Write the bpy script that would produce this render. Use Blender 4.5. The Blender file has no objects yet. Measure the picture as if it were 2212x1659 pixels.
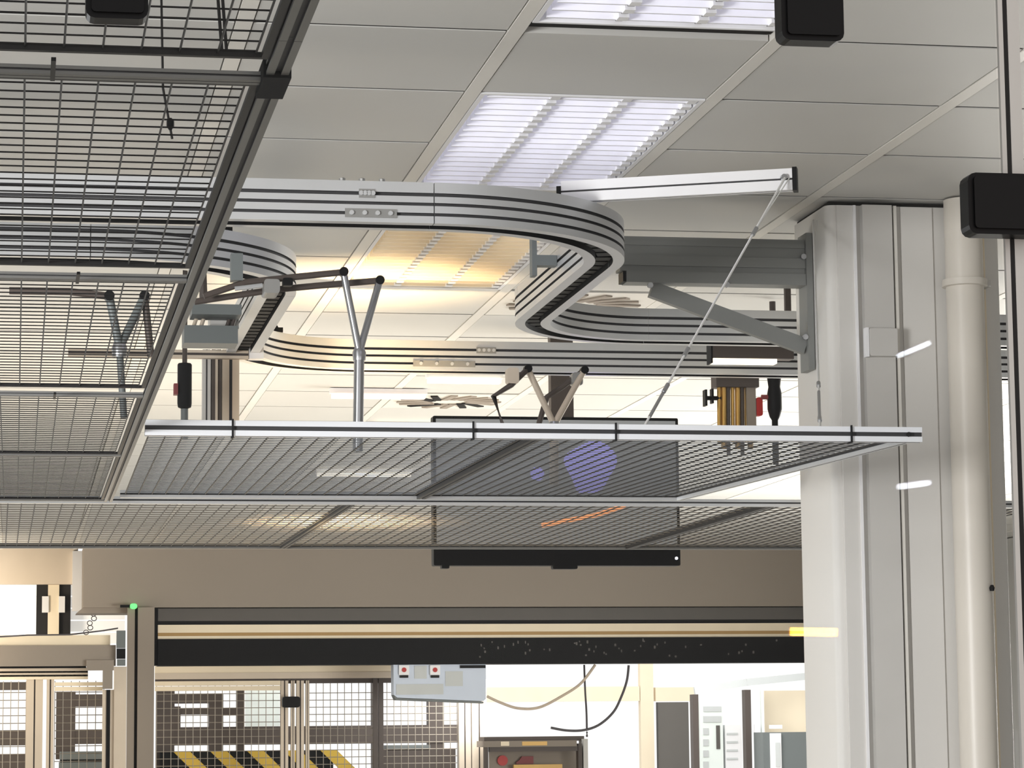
import bpy, bmesh, math, random
from mathutils import Vector, Matrix
random.seed(7)
sc = bpy.context.scene
EYE = 1.65                      # eye height above the floor; ceiling is 1.6 m higher

# ---------------------------------------------------------------- camera
F, CX, CY = 6000.0, 1106.0, 829.5
def _nrm(v): return v.normalized()
dY = _nrm(Vector(((30 - CX) / F, (1597 - CY) / F, 1)))
_u = Vector((-.01, -1, 0)); _u.z = -(_u.x * dY.x + _u.y * dY.y) / dY.z; dU = _nrm(_u)
dX = dY.cross(dU)
cam_data = bpy.data.cameras.new('camera'); cam = bpy.data.objects.new('camera', cam_data)
sc.collection.objects.link(cam); sc.camera = cam
cam_data.sensor_width = 36; cam_data.lens = 36 * F / 2212
cam_data.clip_start = .05; cam_data.clip_end = 200
R_ = Matrix(((dX.x, -dX.y, -dX.z), (dY.x, -dY.y, -dY.z), (dU.x, -dU.y, -dU.z)))
cam.matrix_world = Matrix.Translation((0, 0, EYE)) @ R_.to_4x4()
def ray(px, py):
    v = Vector((px - CX, py - CY, F)); return Vector((dX.dot(v), dY.dot(v), dU.dot(v)))
def at(px, py, Y):
    """point of the room at depth Y seen in the photo at (px, py)"""
    r = ray(px, py); r = r * (Y / r.y); return Vector((r.x, Y, r.z + EYE))

# ---------------------------------------------------------------- world, lights, exposure
w = bpy.data.worlds.new('daylight'); sc.world = w; w.use_nodes = True
bg = w.node_tree.nodes['Background']; bg.inputs[0].default_value = (1, .985, .965, 1); bg.inputs[1].default_value = .95
sc.view_settings.view_transform = 'Standard'; sc.view_settings.look = 'None'
sc.view_settings.gamma = 1; sc.view_settings.use_curve_mapping = False
sc.view_settings.exposure = 0.3
def area(name, loc, target, size, power, col, size_y=None):
    l = bpy.data.lights.new(name, 'AREA'); l.energy = power; l.color = col; l.size = size
    if size_y: l.shape = 'RECTANGLE'; l.size_y = size_y
    o = bpy.data.objects.new(name, l); sc.collection.objects.link(o); o.location = loc
    o.rotation_euler = (Vector(target) - Vector(loc)).to_track_quat('-Z', 'Y').to_euler(); return o
area('side_daylight_fill', (7.5, 14.5, 1.3), (1.5, 14.0, 3.2), 7, 700, (1, .97, .92), 1.8)  # added to brighten the right back ceiling as daylight; wall behind is windowless
area('warm_uplight_fill', (.4, 12.0, .9), (.9, 12.3, 3.2), 1.6, 55, (1, .82, .6))  # added upward fill that warms the back ceiling, not a lamp of the cell
h_ = area('front_fill', (-2.6, 2.9, 2.0), (2.3, 8.0, 1.75), 1.1, 52, (1, .985, .975)); h_.data.spread = math.radians(80)  # added front fill to brighten the column, not a fixture of the hall
area('left_cool_fill', (-3.1, 10.5, 1.0), (2.4, 8.2, 1.7), 2.6, 120, (.95, .97, 1), 1.3)  # added cool fill for the column's left face; the left wall has no window
w_ = area('warm_spot_fill', (1.0, 8.7, 1.28), (1.15, 9.55, 2.95), .25, 8, (1, .72, .40)); w_.data.spread = math.radians(30)  # added warm spot for the golden glow on the far conveyor, source unseen
area('back_room_fill', (5.0, 24.7, 3.0), (5.0, 28, 1.0), 3, 160, (1, .98, .95))  # added fill that whitens the back room, shining from the lintel side
area('far_wall_fill', (-1.2, 22.6, 2.2), (-.2, 24.3, 2.9), .6, 45, (1, .85, .66))  # added warm fill to brighten the far left wall, source unseen

# ---------------------------------------------------------------- materials
def lin(c): return tuple(((x / 255) / 12.92 if x <= 10 else (((x / 255) + .055) / 1.055) ** 2.4) for x in c)
def mat(name, rgb, rough=.6, metal=0, emit=None, es=0, var=.06, scale=6, bump=0):
    m = bpy.data.materials.new(name); m.use_nodes = True; nt = m.node_tree; b = nt.nodes['Principled BSDF']
    c = lin(rgb)
    tc = nt.nodes.new('ShaderNodeTexCoord'); no = nt.nodes.new('ShaderNodeTexNoise')
    no.inputs['Scale'].default_value = scale; no.inputs['Detail'].default_value = 4
    nt.links.new(tc.outputs['Object'], no.inputs['Vector'])
    mx = nt.nodes.new('ShaderNodeMix'); mx.data_type = 'RGBA'
    mx.inputs['A'].default_value = tuple(max(0, x * (1 - var)) for x in c) + (1,)
    mx.inputs['B'].default_value = tuple(min(1, x * (1 + var)) for x in c) + (1,)
    nt.links.new(no.outputs['Fac'], mx.inputs['Factor']); nt.links.new(mx.outputs['Result'], b.inputs['Base Color'])
    b.inputs['Roughness'].default_value = rough; b.inputs['Metallic'].default_value = metal
    if max(rgb) < 60: b.inputs['Specular IOR Level'].default_value = .12
    if emit:
        b.inputs['Emission Color'].default_value = lin(emit) + (1,); b.inputs['Emission Strength'].default_value = es
    if bump:
        bp = nt.nodes.new('ShaderNodeBump'); bp.inputs['Strength'].default_value = bump; bp.inputs['Distance'].default_value = .01
        nt.links.new(no.outputs['Fac'], bp.inputs['Height']); nt.links.new(bp.outputs['Normal'], b.inputs['Normal'])
    return m
M = dict(
    tile=mat('ceiling_tile_paint', (200, 199, 195), .55, scale=2.5, var=.05),
    tbar=mat('ceiling_bar_paint', (222, 219, 212), .45),
    plenum=mat('plenum_dark', (40, 38, 36), .9),
    floor=mat('pale_floor', (186, 183, 178), .5, scale=1.5),
    plainwall=mat('grey_wall_paint', (176, 176, 174), .8),
    wall=mat('warm_wall_paint', (218, 204, 186), .8),
    lintel=mat('taupe_paint', (142, 132, 121), .75, var=.05, scale=1.2),
    column=mat('column_paint', (214, 212, 208), .55, var=.05, scale=1.6),
    trunk=mat('trunking_grey', (198, 196, 192), .5),
    pipe=mat('pipe_paint', (214, 208, 198), .4, var=.05, scale=2),
    alu=mat('anodised_aluminium', (206, 208, 210), .38, .55, var=.04),
    brightalu=mat('bright_anodised_aluminium', (232, 235, 240), .4, .25, var=.03),
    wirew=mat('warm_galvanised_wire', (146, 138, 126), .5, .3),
    alud=mat('dull_aluminium', (150, 150, 148), .45, .5),
    slot=mat('slot_shadow_strip', (58, 58, 60), .6, .2),
    railgrey=mat('grey_guard_profile', (120, 120, 118), .5, .4),
    wire=mat('galvanised_wire', (150, 154, 160), .5, .3),
    wired=mat('dark_wire', (46, 45, 45), .5, .2),
    steelgrey=mat('grey_painted_steel', (126, 128, 126), .55, .1),
    black=mat('black_plastic', (20, 20, 21), .45),
    blackrough=mat('black_rubber', (34, 34, 35), .8),
    chain=mat('chain_black', (18, 18, 18), .5),
    steel=mat('bright_steel', (190, 192, 196), .25, .9),
    rope=mat('steel_rope', (228, 228, 226), .4, .3),
    white=mat('white_enamel', (236, 236, 238), .4),
    louvrew=mat('louvre_warm_lit', (252, 238, 214), .4),  # the warm lamp's light is put into this louvre colour
    louvre=mat('louvre_white', (238, 238, 246), .35, emit=(228, 228, 246), es=0.0),
    tube=mat('lamp_tube', (250, 250, 255), .4, emit=(246, 244, 255), es=3.0),
    pinkreflection=mat('pale_pink_reflection', (250, 224, 210), .4, emit=(250, 218, 204), es=.75),  # faint glow that imitates a reflection
    tubew=mat('lamp_tube_warm', (255, 240, 214), .4, emit=(255, 222, 176), es=1.6),
    lampstrip=mat('far_lamp_strip', (255, 246, 225), .4, emit=(255, 238, 205), es=2.2),
    beige=mat('beige_profile', (206, 192, 174), .5, .1),
    cream=mat('cream_frame', (236, 222, 196), .6),
    shutterdark=mat('shutter_dark', (42, 41, 41), .6),
    shutterblack=mat('shutter_black', (20, 20, 21), .55, var=.2, scale=14),
    shuttergrey=mat('shutter_grey', (86, 82, 78), .6),
    ochre=mat('ochre_seal', (170, 136, 84), .6),
    machine=mat('machine_brown', (74, 65, 60), .6),
    machinegrey=mat('machine_grey', (104, 110, 110), .5),
    yellow=mat('hazard_yellow', (196, 164, 60), .6),
    brass=mat('brass_tube', (186, 148, 84), .3, .8),
    red=mat('signal_red', (176, 34, 30), .5),
    maroon=mat('dull_red', (130, 60, 62), .6),
    bluegrey=mat('pale_blue_enclosure', (200, 210, 226), .45),
    screen=mat('display_screen', (120, 122, 124), .3, emit=(158, 160, 160), es=.34),
    sblue=mat('display_violet', (150, 146, 230), .4, emit=(160, 156, 246), es=.7),
    sorange=mat('display_orange', (240, 160, 110), .4, emit=(240, 160, 110), es=.5),
    green=mat('green_lamp', (90, 220, 110), .4, emit=(90, 235, 110), es=1.2),
    led=mat('white_indicator', (240, 240, 255), .4, emit=(240, 240, 255), es=1.5),
    sheet=mat('pale_cabinet', (232, 240, 236), .4),
    blind=mat('glowing_white_blind', (250, 250, 248), .6, emit=(255, 252, 246), es=.35),  # daylight on the slats put in as a faint glow of their own
    greypale=mat('pale_grey_print', (196, 200, 200), .6),
    cable=mat('cream_cable', (206, 190, 172), .6),
    cableb=mat('grey_cable', (80, 76, 80), .6),
    label=mat('yellow_label', (226, 184, 110), .6),
)
def glass_mat():
    m = bpy.data.materials.new('clear_pane'); m.use_nodes = True; nt = m.node_tree
    for n in list(nt.nodes): nt.nodes.remove(n)
    o = nt.nodes.new('ShaderNodeOutputMaterial'); mx = nt.nodes.new('ShaderNodeMixShader')
    t = nt.nodes.new('ShaderNodeBsdfTransparent'); g = nt.nodes.new('ShaderNodeBsdfGlossy'); g.inputs['Roughness'].default_value = 0
    t.inputs[0].default_value = (.97, .975, .975, 1); mx.inputs[0].default_value = .004
    nt.links.new(t.outputs[0], mx.inputs[1]); nt.links.new(g.outputs[0], mx.inputs[2]); nt.links.new(mx.outputs[0], o.inputs[0])
    return m
M['glass'] = glass_mat()

# ---------------------------------------------------------------- mesh builder
class MB:
    def __init__(s): s.v = []; s.f = []; s.mi = []
    def add(s, vs, fs, mi=0):
        n = len(s.v); s.v += [Vector(p) for p in vs]
        for f in fs: s.f.append([i + n for i in f]); s.mi.append(mi)
    def box(s, a, b, mi=0):
        x0, x1 = sorted((a[0], b[0])); y0, y1 = sorted((a[1], b[1])); z0, z1 = sorted((a[2], b[2]))
        s.add([(x0,y0,z0),(x1,y0,z0),(x1,y1,z0),(x0,y1,z0),(x0,y0,z1),(x1,y0,z1),(x1,y1,z1),(x0,y1,z1)],
              [(0,3,2,1),(4,5,6,7),(0,1,5,4),(1,2,6,5),(2,3,7,6),(3,0,4,7)], mi); return s
    def rbox(s, a, b, r=.004, mi=0):
        """box with chamfered vertical/horizontal front outline (octagonal in XZ)"""
        x0, x1 = sorted((a[0], b[0])); y0, y1 = sorted((a[1], b[1])); z0, z1 = sorted((a[2], b[2]))
        pts = []
        for cx, cz, a0 in ((x1 - r, z1 - r, 0), (x0 + r, z1 - r, 90), (x0 + r, z0 + r, 180), (x1 - r, z0 + r, 270)):
            for k in range(4):
                t = math.radians(a0 + 30 * k); pts.append((cx + r * math.cos(t), cz + r * math.sin(t)))
        n = len(pts)
        s.add([(p[0], y0, p[1]) for p in pts] + [(p[0], y1, p[1]) for p in pts],
              [tuple(range(n)), tuple(range(2 * n - 1, n - 1, -1))] + [(i, i + n, (i + 1) % n + n, (i + 1) % n) for i in range(n)], mi); return s
    def sweep(s, path, sec, mi=0, up=(0, 0, 1), caps=True, mis=None):
        path = [Vector(p) for p in path]; up0 = Vector(up); n = len(sec); rings = []
        for i, p in enumerate(path):
            t = (path[min(i + 1, len(path) - 1)] - path[max(i - 1, 0)]).normalized()
            side = t.cross(up0)
            if side.length < 1e-5: side = t.cross(Vector((0, 1, 0)))
            side.normalize(); u = side.cross(t)
            rings.append([p + side * a + u * b for a, b in sec])
        base = len(s.v)
        for r in rings: s.v += r
        for i in range(len(path) - 1):
            for k in range(n):
                a = base + i * n + k; b = base + i * n + (k + 1) % n
                s.f.append([a, b, b + n, a + n]); s.mi.append(mis[k] if mis else mi)
        if caps:
            s.f.append([base + k for k in range(n)]); s.mi.append(mi)
            e = base + (len(path) - 1) * n; s.f.append([e + k for k in range(n - 1, -1, -1)]); s.mi.append(mi)
        return s
    def tube(s, pts, r, n=8, mi=0):
        return s.sweep(pts, [(r * math.cos(2 * math.pi * k / n), r * math.sin(2 * math.pi * k / n)) for k in range(n)], mi)
    def bar(s, p0, p1, wd, ht, mi=0, up=(0, 0, 1)):
        return s.sweep([p0, p1], [(-wd/2, -ht/2), (wd/2, -ht/2), (wd/2, ht/2), (-wd/2, ht/2)], mi, up)
    def lathe(s, base, prof, n=24, mi=0, ax='z'):
        b = Vector(base); vs = []; fs = []
        for r, h in prof:
            for k in range(n):
                t = 2 * math.pi * k / n
                d = Vector((r * math.cos(t), r * math.sin(t), h))
                if ax == 'y': d = Vector((d.x, d.z, d.y))
                if ax == 'x': d = Vector((d.z, d.x, d.y))
                vs.append(b + d)
        for i in range(len(prof) - 1):
            for k in range(n): fs.append((i*n+k, i*n+(k+1) % n, (i+1)*n+(k+1) % n, (i+1)*n+k))
        fs.append(tuple(range(n))); fs.append(tuple((len(prof)-1)*n + k for k in range(n - 1, -1, -1)))
        s.add(vs, fs, mi); return s
    def prism(s, poly, axis, a, b, mi=0):
        """polygon in the plane normal to axis, extruded from a to b"""
        def P(p, d): return {'y': (p[0], d, p[1]), 'z': (p[0], p[1], d), 'x': (d, p[0], p[1])}[axis]
        n = len(poly)
        s.add([P(p, a) for p in poly] + [P(p, b) for p in poly],
              [tuple(range(n)), tuple(range(2*n-1, n-1, -1))] + [(i, (i+1) % n, (i+1) % n + n, i + n) for i in range(n)], mi); return s
    def build(s, name, mats, parent=None, smooth=False):
        if not isinstance(mats, (list, tuple)): mats = [mats]
        off = Vector((0, 0, 0)); q = parent
        while q is not None: off = off + Vector(q.location); q = q.parent
        me = bpy.data.meshes.new(name)
        if parent is None:
            c = Vector([(min(v[i] for v in s.v) + max(v[i] for v in s.v)) / 2 for i in range(3)]); off = c
        me.from_pydata([tuple(v - off) for v in s.v], [], s.f)
        for m in mats: me.materials.append(m)
        me.polygons.foreach_set('material_index', s.mi)
        bm = bmesh.new(); bm.from_mesh(me); bmesh.ops.recalc_face_normals(bm, faces=bm.faces); bm.to_mesh(me); bm.free()
        if smooth:
            me.polygons.foreach_set('use_smooth', [True] * len(me.polygons)); me.set_sharp_from_angle(angle=math.radians(32))
        o = bpy.data.objects.new(name, me); sc.collection.objects.link(o)
        if parent is None: o.location = off
        else: o.parent = parent
        return o
def thing(name, label, cat, loc=(0, 0, 0), group=None):
    o = bpy.data.objects.new(name, None); sc.collection.objects.link(o); o.location = loc; o.empty_display_size = .1
    o['label'] = label; o['category'] = cat
    if group: o['group'] = group
    return o
def tag(o, label, cat, group=None):
    o['label'] = label; o['category'] = cat
    if group: o['group'] = group
    return o
def struct(o): o['kind'] = 'structure'; return o
def H(h): return EYE + h        # height above eye level -> room height
def slotted(w_, h_, nu=1, nw=1, sw=.22, d=.2):
    """outline of a slotted aluminium profile: nu slots on the top/bottom faces, nw on the side faces; returns outline + material per edge"""
    pts = []; mi = []
    s_ = min(w_, h_); g = s_ * sw / 2; dp = s_ * d
    def side(p0, p1, inward, n, ln):
        p0 = Vector(p0); p1 = Vector(p1); t = (p1 - p0).normalized(); inn = Vector(inward)
        pts.append(tuple(p0)); mi.append(0)
        for k in range(n):
            c = p0 + (p1 - p0) * ((k + .5) / n)
            pts.extend([tuple(c - t * g), tuple(c - t * g + inn * dp), tuple(c + t * g + inn * dp), tuple(c + t * g)])
            mi.extend([1, 1, 1, 0])
    a, b = w_ / 2, h_ / 2
    side((-a, -b), (a, -b), (0, 1), nu, w_); side((a, -b), (a, b), (-1, 0), nw, h_)
    side((a, b), (-a, b), (0, -1), nu, w_); side((-a, b), (-a, -b), (1, 0), nw, h_)
    return pts, mi
def profile(p0, p1, w_, h_, name, parent, mats, nu=1, nw=1, up=(0, 0, 1), sw=.22, d=.2):
    sec, mi = slotted(w_, h_, nu, nw, sw, d); b = MB(); b.sweep([p0, p1], sec, 0, up, True, mi)
    return b.build(name, mats, parent)

# ================================================================ the room
XS, XP = 1.114, .622; YS, YP = 6.12, .612
LIGHTS = [(0, -2), (0, 1), (0, 4)]                       # (bay, first row) of two-row recessed luminaires
skip = set()
for i, j in LIGHTS: skip |= {(i, j), (i, j + 1)}
SW = [(1, 6), (1, 11)]                                   # swirl air diffusers take a whole tile
skip |= set(SW)
t = MB()
for i in range(-8, 12):
    for j in range(-8, 29):
        if (i, j) in skip: continue
        x0 = XS + XP * i + .022; x1 = XS + XP * (i + 1) - .022; y0 = YS + YP * j + .009; y1 = y0 + YP - .018
        t.box((x0, y0, H(1.6)), (x1, y1, H(1.615)))
        t.box((x0, y1, H(1.6025)), (x1, y1 + .018, H(1.61)), 1)
t.box((-4.2, .8, H(1.78)), (8.6, 24.4, H(1.8)), 1)
struct(t.build('ceiling', [M['tile'], M['plenum']]))
t = MB()
for i in range(-8, 12):
    x = XS + XP * i; t.box((x - .0185, 1.0, H(1.598)), (x + .0185, 23.9, H(1.62)))
struct(t.build('trim_1', M['tbar']))
struct(MB().box((5.5, -2, 0), (5.6, 10.9, H(1.59))).box((5.6, 10.8, 0), (8.3, 10.9, H(1.59))).box((8.2, 10.9, 0), (8.3, 23.5, H(1.59))).build('wall_right', M['plainwall']))
struct(MB().box((-3.3, -2, 0), (-3.2, 21, H(1.59))).build('wall_left', M['plainwall']))
struct(MB().box((-9, -3, -.1), (10, 34, 0)).build('floor', M['floor']))

# ================================================================ recessed louvre luminaires
def luminaire(i, j, label, tube, blades=18, cut=0):
    x0 = XS + XP * i + .021; x1 = XS + XP * (i + 1) - .021; y0 = YS + YP * j + .004; y1 = YS + YP * (j + 2) - .006 - cut
    zb = H(1.597); zt = H(1.69)
    r = thing('ceiling_light', label, 'light', ((x0 + x1) / 2, (y0 + y1) / 2, zb), 'recessed louvre lights in the ceiling')
    b = MB(); tk = .012
    b.box((x0, y0, zb), (x0 + tk, y1, zt)); b.box((x1 - tk, y0, zb), (x1, y1, zt))
    b.box((x0 + tk, y0, zb), (x1 - tk, y0 + tk, zt)); b.box((x0 + tk, y1 - tk, zb), (x1 - tk, y1, zt)); b.box((x0, y0, zt), (x1, y1, zt + .01))
    b.build('housing', M['white'], r)
    if cut: MB().box((x0, y1 + .001, H(1.612)), (x1, y1 + cut, H(1.62))).build('recess_strip', M['plenum'], r)
    wd = (x1 - x0 - 2 * tk) / 3
    for k in range(4):
        a = x0 + tk + wd * k
        b = MB()
        for q in range(blades if k < 3 else 0):
            y = y0 + tk + (y1 - y0 - 2 * tk) * (q + .5) / blades
            b.prism([(y - .004, zb + .002), (y + .004, zb + .002), (y + .012, zb + .05), (y - .012, zb + .05)], 'x', a + .012, a + wd - .012)
        if k < 3: b.build('louvre', M['louvre' if tube == 'tube' else 'louvrew'], r)
        if k < 3: MB().tube([(a + wd / 2, y0 + .03, zb + .068), (a + wd / 2, y1 - .03, zb + .068)], .013, 10).build('lamp_tube', M[tube], r, True)
        if k:
            b = MB(); n = blades
            if k == 3: a = x1 - tk - .016
            for q in range(n):                                     # scalloped reflector rail between two louvres
                ya = y0 + tk + (y1 - y0 - 2 * tk) * q / n; yb = y0 + tk + (y1 - y0 - 2 * tk) * (q + 1) / n
                ym = ya + .5 * (yb - ya)
                b.prism([(ya, zb), (ym, zb), (ym - .006, zb + .028), (ya + .006, zb + .028)], 'x', a - .013, a + .011, 0); b.box((a - .008, ym, zb + .008), (a + .008, yb, zb + .028), 1)
            b.build('reflector_rail', [M['white'], M['shuttergrey']], r)
    return r
luminaire(0, -2, 'lit white louvre ceiling light cut off by the top edge of the photo', 'tube', 17, .085)
luminaire(0, 1, 'brightest lit white louvre ceiling light, just above the bend of the near conveyor', 'tube')
luminaire(0, 4, 'dim warm louvre ceiling light seen beneath the near conveyor', 'tubew')

# swirl air diffusers
def swirl(i, j, label):
    x = XS + XP * (i + .5); y = YS + YP * (j + .5); r = thing('air_diffuser', label, 'air vent', (x, y, H(1.6)), 'swirl air diffusers in the ceiling')
    b = MB(); h = .288
    b.box((x - h, y - h, H(1.597)), (x + h, y + h, H(1.612))); b.build('face_plate', M['tbar'], r)
    for k in range(16):
        a = 2 * math.pi * k / 16; d = Vector((math.cos(a), math.sin(a), 0)); e = Vector((math.cos(a + .35), math.sin(a + .35), 0))
        MB().bar(Vector((x, y, H(1.594))) + d * .09, Vector((x, y, H(1.594))) + e * .25, .034, .006).build('vane', M['plenum' if k in (1, 2, 9, 10, 5) else 'lintel'], r)
    return r
swirl(1, 6, 'square ceiling air diffuser with dark swirl vanes, above the brace of the column bracket')
swirl(1, 11, 'square ceiling air diffuser with dark swirl vanes, far back over the middle mesh guard')

# ================================================================ overhead conveyors
CSEC = [(-.024, .05), (-.024, 0), (-.055, 0)]; CM = [2, 0, 0]
for g0, g1 in ((.018, .026), (.044, .052), (.068, .077)):
    CSEC += [(-.055, g0), (-.046, g0), (-.046, g1), (-.055, g1)]; CM += [1, 1, 1, 0]
CSEC += [(-.055, .104), (-.035, .104), (-.035, .09), (.035, .09), (.035, .104)]; CM += [0, 0, 0, 0, 0]
CSEC += [(.055, .104)]; CM += [0]
for g0, g1 in ((.068, .077), (.044, .052), (.018, .026)):
    CSEC += [(.055, g1), (.046, g1), (.046, g0), (.055, g0)]; CM += [1, 1, 1, 0]
CSEC += [(.055, 0), (.024, 0), (.024, .05)]; CM += [0, 2, 2]
def arc(cx, cy, r, a0, a1, z, n=40):
    return [(cx + r * math.cos(math.radians(a0 + (a1 - a0) * k / n)), cy + r * math.sin(math.radians(a0 + (a1 - a0) * k / n)), z) for k in range(n + 1)]
def conveyor(label, x_in, y_near, x_mid, y_far, x_out, h, joints):
    z = H(h); R = .55; R2 = .45
    r = thing('overhead_conveyor', label, 'conveyor', (x_mid, (y_near + y_far) / 2, z), 'overhead chain conveyors')
    c1 = (x_mid - R, y_near + R); c2 = (x_mid + R2, y_far - R2); e = .0015
    A1 = arc(*c1, R, -90, 0, z); A2 = arc(*c2, R2, 180, 90, z)
    segs = [('straight_beam', [(x_in, y_near, z), (c1[0] - e, y_near, z)]), ('curved_beam', A1),
            ('straight_beam', [(x_mid, c1[1] + e, z), (x_mid, c2[1] - e, z)]), ('curved_beam', A2),
            ('straight_beam', [(c2[0] + e, y_far, z), (x_out, y_far, z)])]
    mats = [M['alu'], M['slot'], M['chain']]
    for nm, p in segs: MB().sweep(p, CSEC, 0, (0, 0, 1), True, CM).build(nm, mats, r, True)
    full = [(x_in, y_near, z)] + A1 + A2 + [(x_out, y_far, z)]; full = [Vector(p) for p in full]
    b = MB(); acc = 0; nxt = 0                                     # returning chain in the bottom slot
    for i in range(len(full) - 1):
        d = full[i + 1] - full[i]; L = d.length; tt = d / L if L else d
        while nxt < acc + L:
            p = full[i] + tt * (nxt - acc); q = p + tt * .05
            b.sweep([p, q], [(-.021, .014), (.021, .014), (.021, .03), (-.021, .03)]); nxt += .072
        acc += L
    b.build('slat_chain', M['chain'], r)
    for x, y, ln, hh in joints:                                   # splice plates with bolts on the side of the beam
        MB().box((x - ln / 2, y - .0035, z + hh - .011), (x + ln / 2, y + .001, z + hh + .011)).build('splice_plate', M['alud'], r)
        for k in range(4): MB().lathe((x - ln / 2 + ln * (k + .5) / 4, y - .009, z + hh), [(.006, 0), (.006, .006)], 8, 0, 'y').build('bolt', M['alu'], r)
    return r
YA, YB = 6.825, 7.42
cA = conveyor('near overhead aluminium conveyor with an S bend under the brightest ceiling light', -1.8, YA, 1.57, 8.795, 6.0, 1.27,
         [(.86, YA - .055, .13, .022), (.85, YA - .055, .04, .072)])
cB = conveyor('far warm-lit overhead aluminium conveyor, its bend half behind the left mesh rail', -1.8, YB, .735, 9.605, 6.0, 1.27,
         [(1.47, 9.55, .22, .022), (1.62, 9.55, .07, .072)])
def hanger(parent, x, y, h, w_=.03):
    b = MB(); b.prism([(x - w_, H(h)), (x + w_, H(h)), (x + w_, H(h + .016)), (x + .2 * w_, H(h + .016)), (x - .1 * w_, H(h + .026)), (x - .4 * w_, H(h + .02))], 'y', y, y + .05)
    return b.build('hanger_clip', M['black'], parent)
hanger(cA, 1.33, 6.97, 1.374, .024); hanger(cB, .55, 7.53, 1.374, .024); hanger(cB, .87, 9.40, 1.374, .02)
MB().box((1.442, 7.70, H(1.30)), (1.456, 7.74, H(1.43))).box((1.456, 7.70, H(1.33)), (1.514, 7.74, H(1.36))).build('side_bracket', M['machinegrey'], cA)
for k in range(3): MB().lathe((.79 + .05 * k, YA - .04, H(1.374)), [(.008, 0), (.008, .008), (.003, .01)], 8).build('bolt', M['alud'], cA)

# white aluminium arm lying across the near conveyor towards the column
a0 = Vector((1.40, 7.04, H(1.410))); a1 = Vector((1.965, 6.82, H(1.415)))
r = thing('support_arm', 'bright white aluminium arm with black end cap reaching from the near conveyor towards the column', 'beam', a0)
profile(a0, a1, .03, .056, 'arm_profile', r, [M['white'], M['slot']], 1, 1, (0, 0, 1), .16, .12)
d = (a1 - a0).normalized(); MB().bar(a1, a1 + d * .012, .034, .062).build('end_cap', M['black'], r)
MB().bar(a0 - d * .012, a0, .034, .03).build('end_cap', M['black'], r)
MB().box((1.37, 7.0, H(1.3755)), (1.47, 7.09, H(1.3815))).build('clamp_plate', M['alu'], r)
MB().lathe(a1 - d * .03 + Vector((0, -.03, .004)), [(.008, 0), (.008, .014)], 10, 0, 'y').build('eye_bolt', M['steel'], r)

# ================================================================ column and what is fixed to it
x0, x1, y0, y1 = 2.407, 2.957, 8.0, 8.37
r = tag(bpy.data.objects.new('column', None), 'broad pale grey painted column with a stepped left edge, at the right', 'column'); sc.collection.objects.link(r); r.location = ((x0 + x1) / 2, (y0 + y1) / 2, 0)
def rounded(x0, y0, x1, y1, rr):
    p = []
    for cx, cy, a in ((x1 - rr, y1 - rr, 0), (x0 + rr, y1 - rr, 90), (x0 + rr, y0 + rr, 180), (x1 - rr, y0 + rr, 270)):
        for k in range(6): q = math.radians(a + 18 * k); p.append((cx + rr * math.cos(q), cy + rr * math.sin(q)))
    return p
MB().prism(rounded(x0, y0, x1, y1, .025), 'z', 0, H(1.585)).build('shaft', M['column'], r, True)
MB().box((x0 + .012, y0 + .012, H(1.585)), (x1 - .012, y1 - .012, H(1.5975))).build('shadow_gap', M['plenum'], r)
MB().box((x0 + .03, y0 - .012, .0), (2.487, y0 + .002, H(1.583))).build('corner_cover', M['column'], r)
MB().box((2.64, y0 - .006, 0), (2.74, y0 + .002, H(1.583))).build('flat_cover', M['column'], r)
MB().box((2.487, y0 - .018, 0), (2.495, y0 + .002, H(1.583))).build('edge_strip', M['white'], r)
k = thing('cable_trunking', 'grey vertical cable trunking running up the column front', 'cable duct', (2.56, y0 - .03, 0))
MB().box((2.512, y0 - .03, 0), (2.605, y0 - .001, H(1.583))).build('duct', M['trunk'], k)
MB().box((2.612, y0 - .022, 0), (2.622, y0 - .001, H(1.583))).build('side_lip', M['tbar'], k)
zc = at(1905, 745, y0).z
MB().rbox((2.515, y0 - .062, zc - .042), (2.602, y0 - .030, zc + .042), .006).build('junction_box', M['trunk'], k)
MB().box((2.505, y0 - .058, zc - .044), (2.514, y0 - .030, zc + .044)).build('box_edge', M['white'], k)
pc = (2.815, y0 - .072)
p = thing('downpipe', 'round pale downpipe with a thin collar on the right of the column', 'pipe', (pc[0], pc[1], 0))
MB().lathe((pc[0], pc[1], 0), [(.057, 0), (.057, H(1.595))], 36).build('pipe', M['pipe'], p, True)
zc = at(2070, 612, pc[1]).z
MB().lathe((pc[0], pc[1], zc - .012), [(.0575, 0), (.068, .002), (.068, .022), (.0575, .024)], 36).build('collar', M['pipe'], p, True)
MB().box((pc[0] + .06, pc[1] - .012, zc - .01), (pc[0] + .078, pc[1] + .06, zc + .01)).build('collar_clip', M['trunk'], p)
zc = at(2105, 1270, pc[1] - .05).z
MB().lathe((2.853, pc[1] - .05, zc), [(.007, -.009), (.009, 0), (.004, .009)], 8).build('plug', M['black'], p)
MB().box((2.895, y0 - .02, 0), (2.9, y0 - .001, H(1.583))).build('bead', M['cream'], r)

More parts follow.
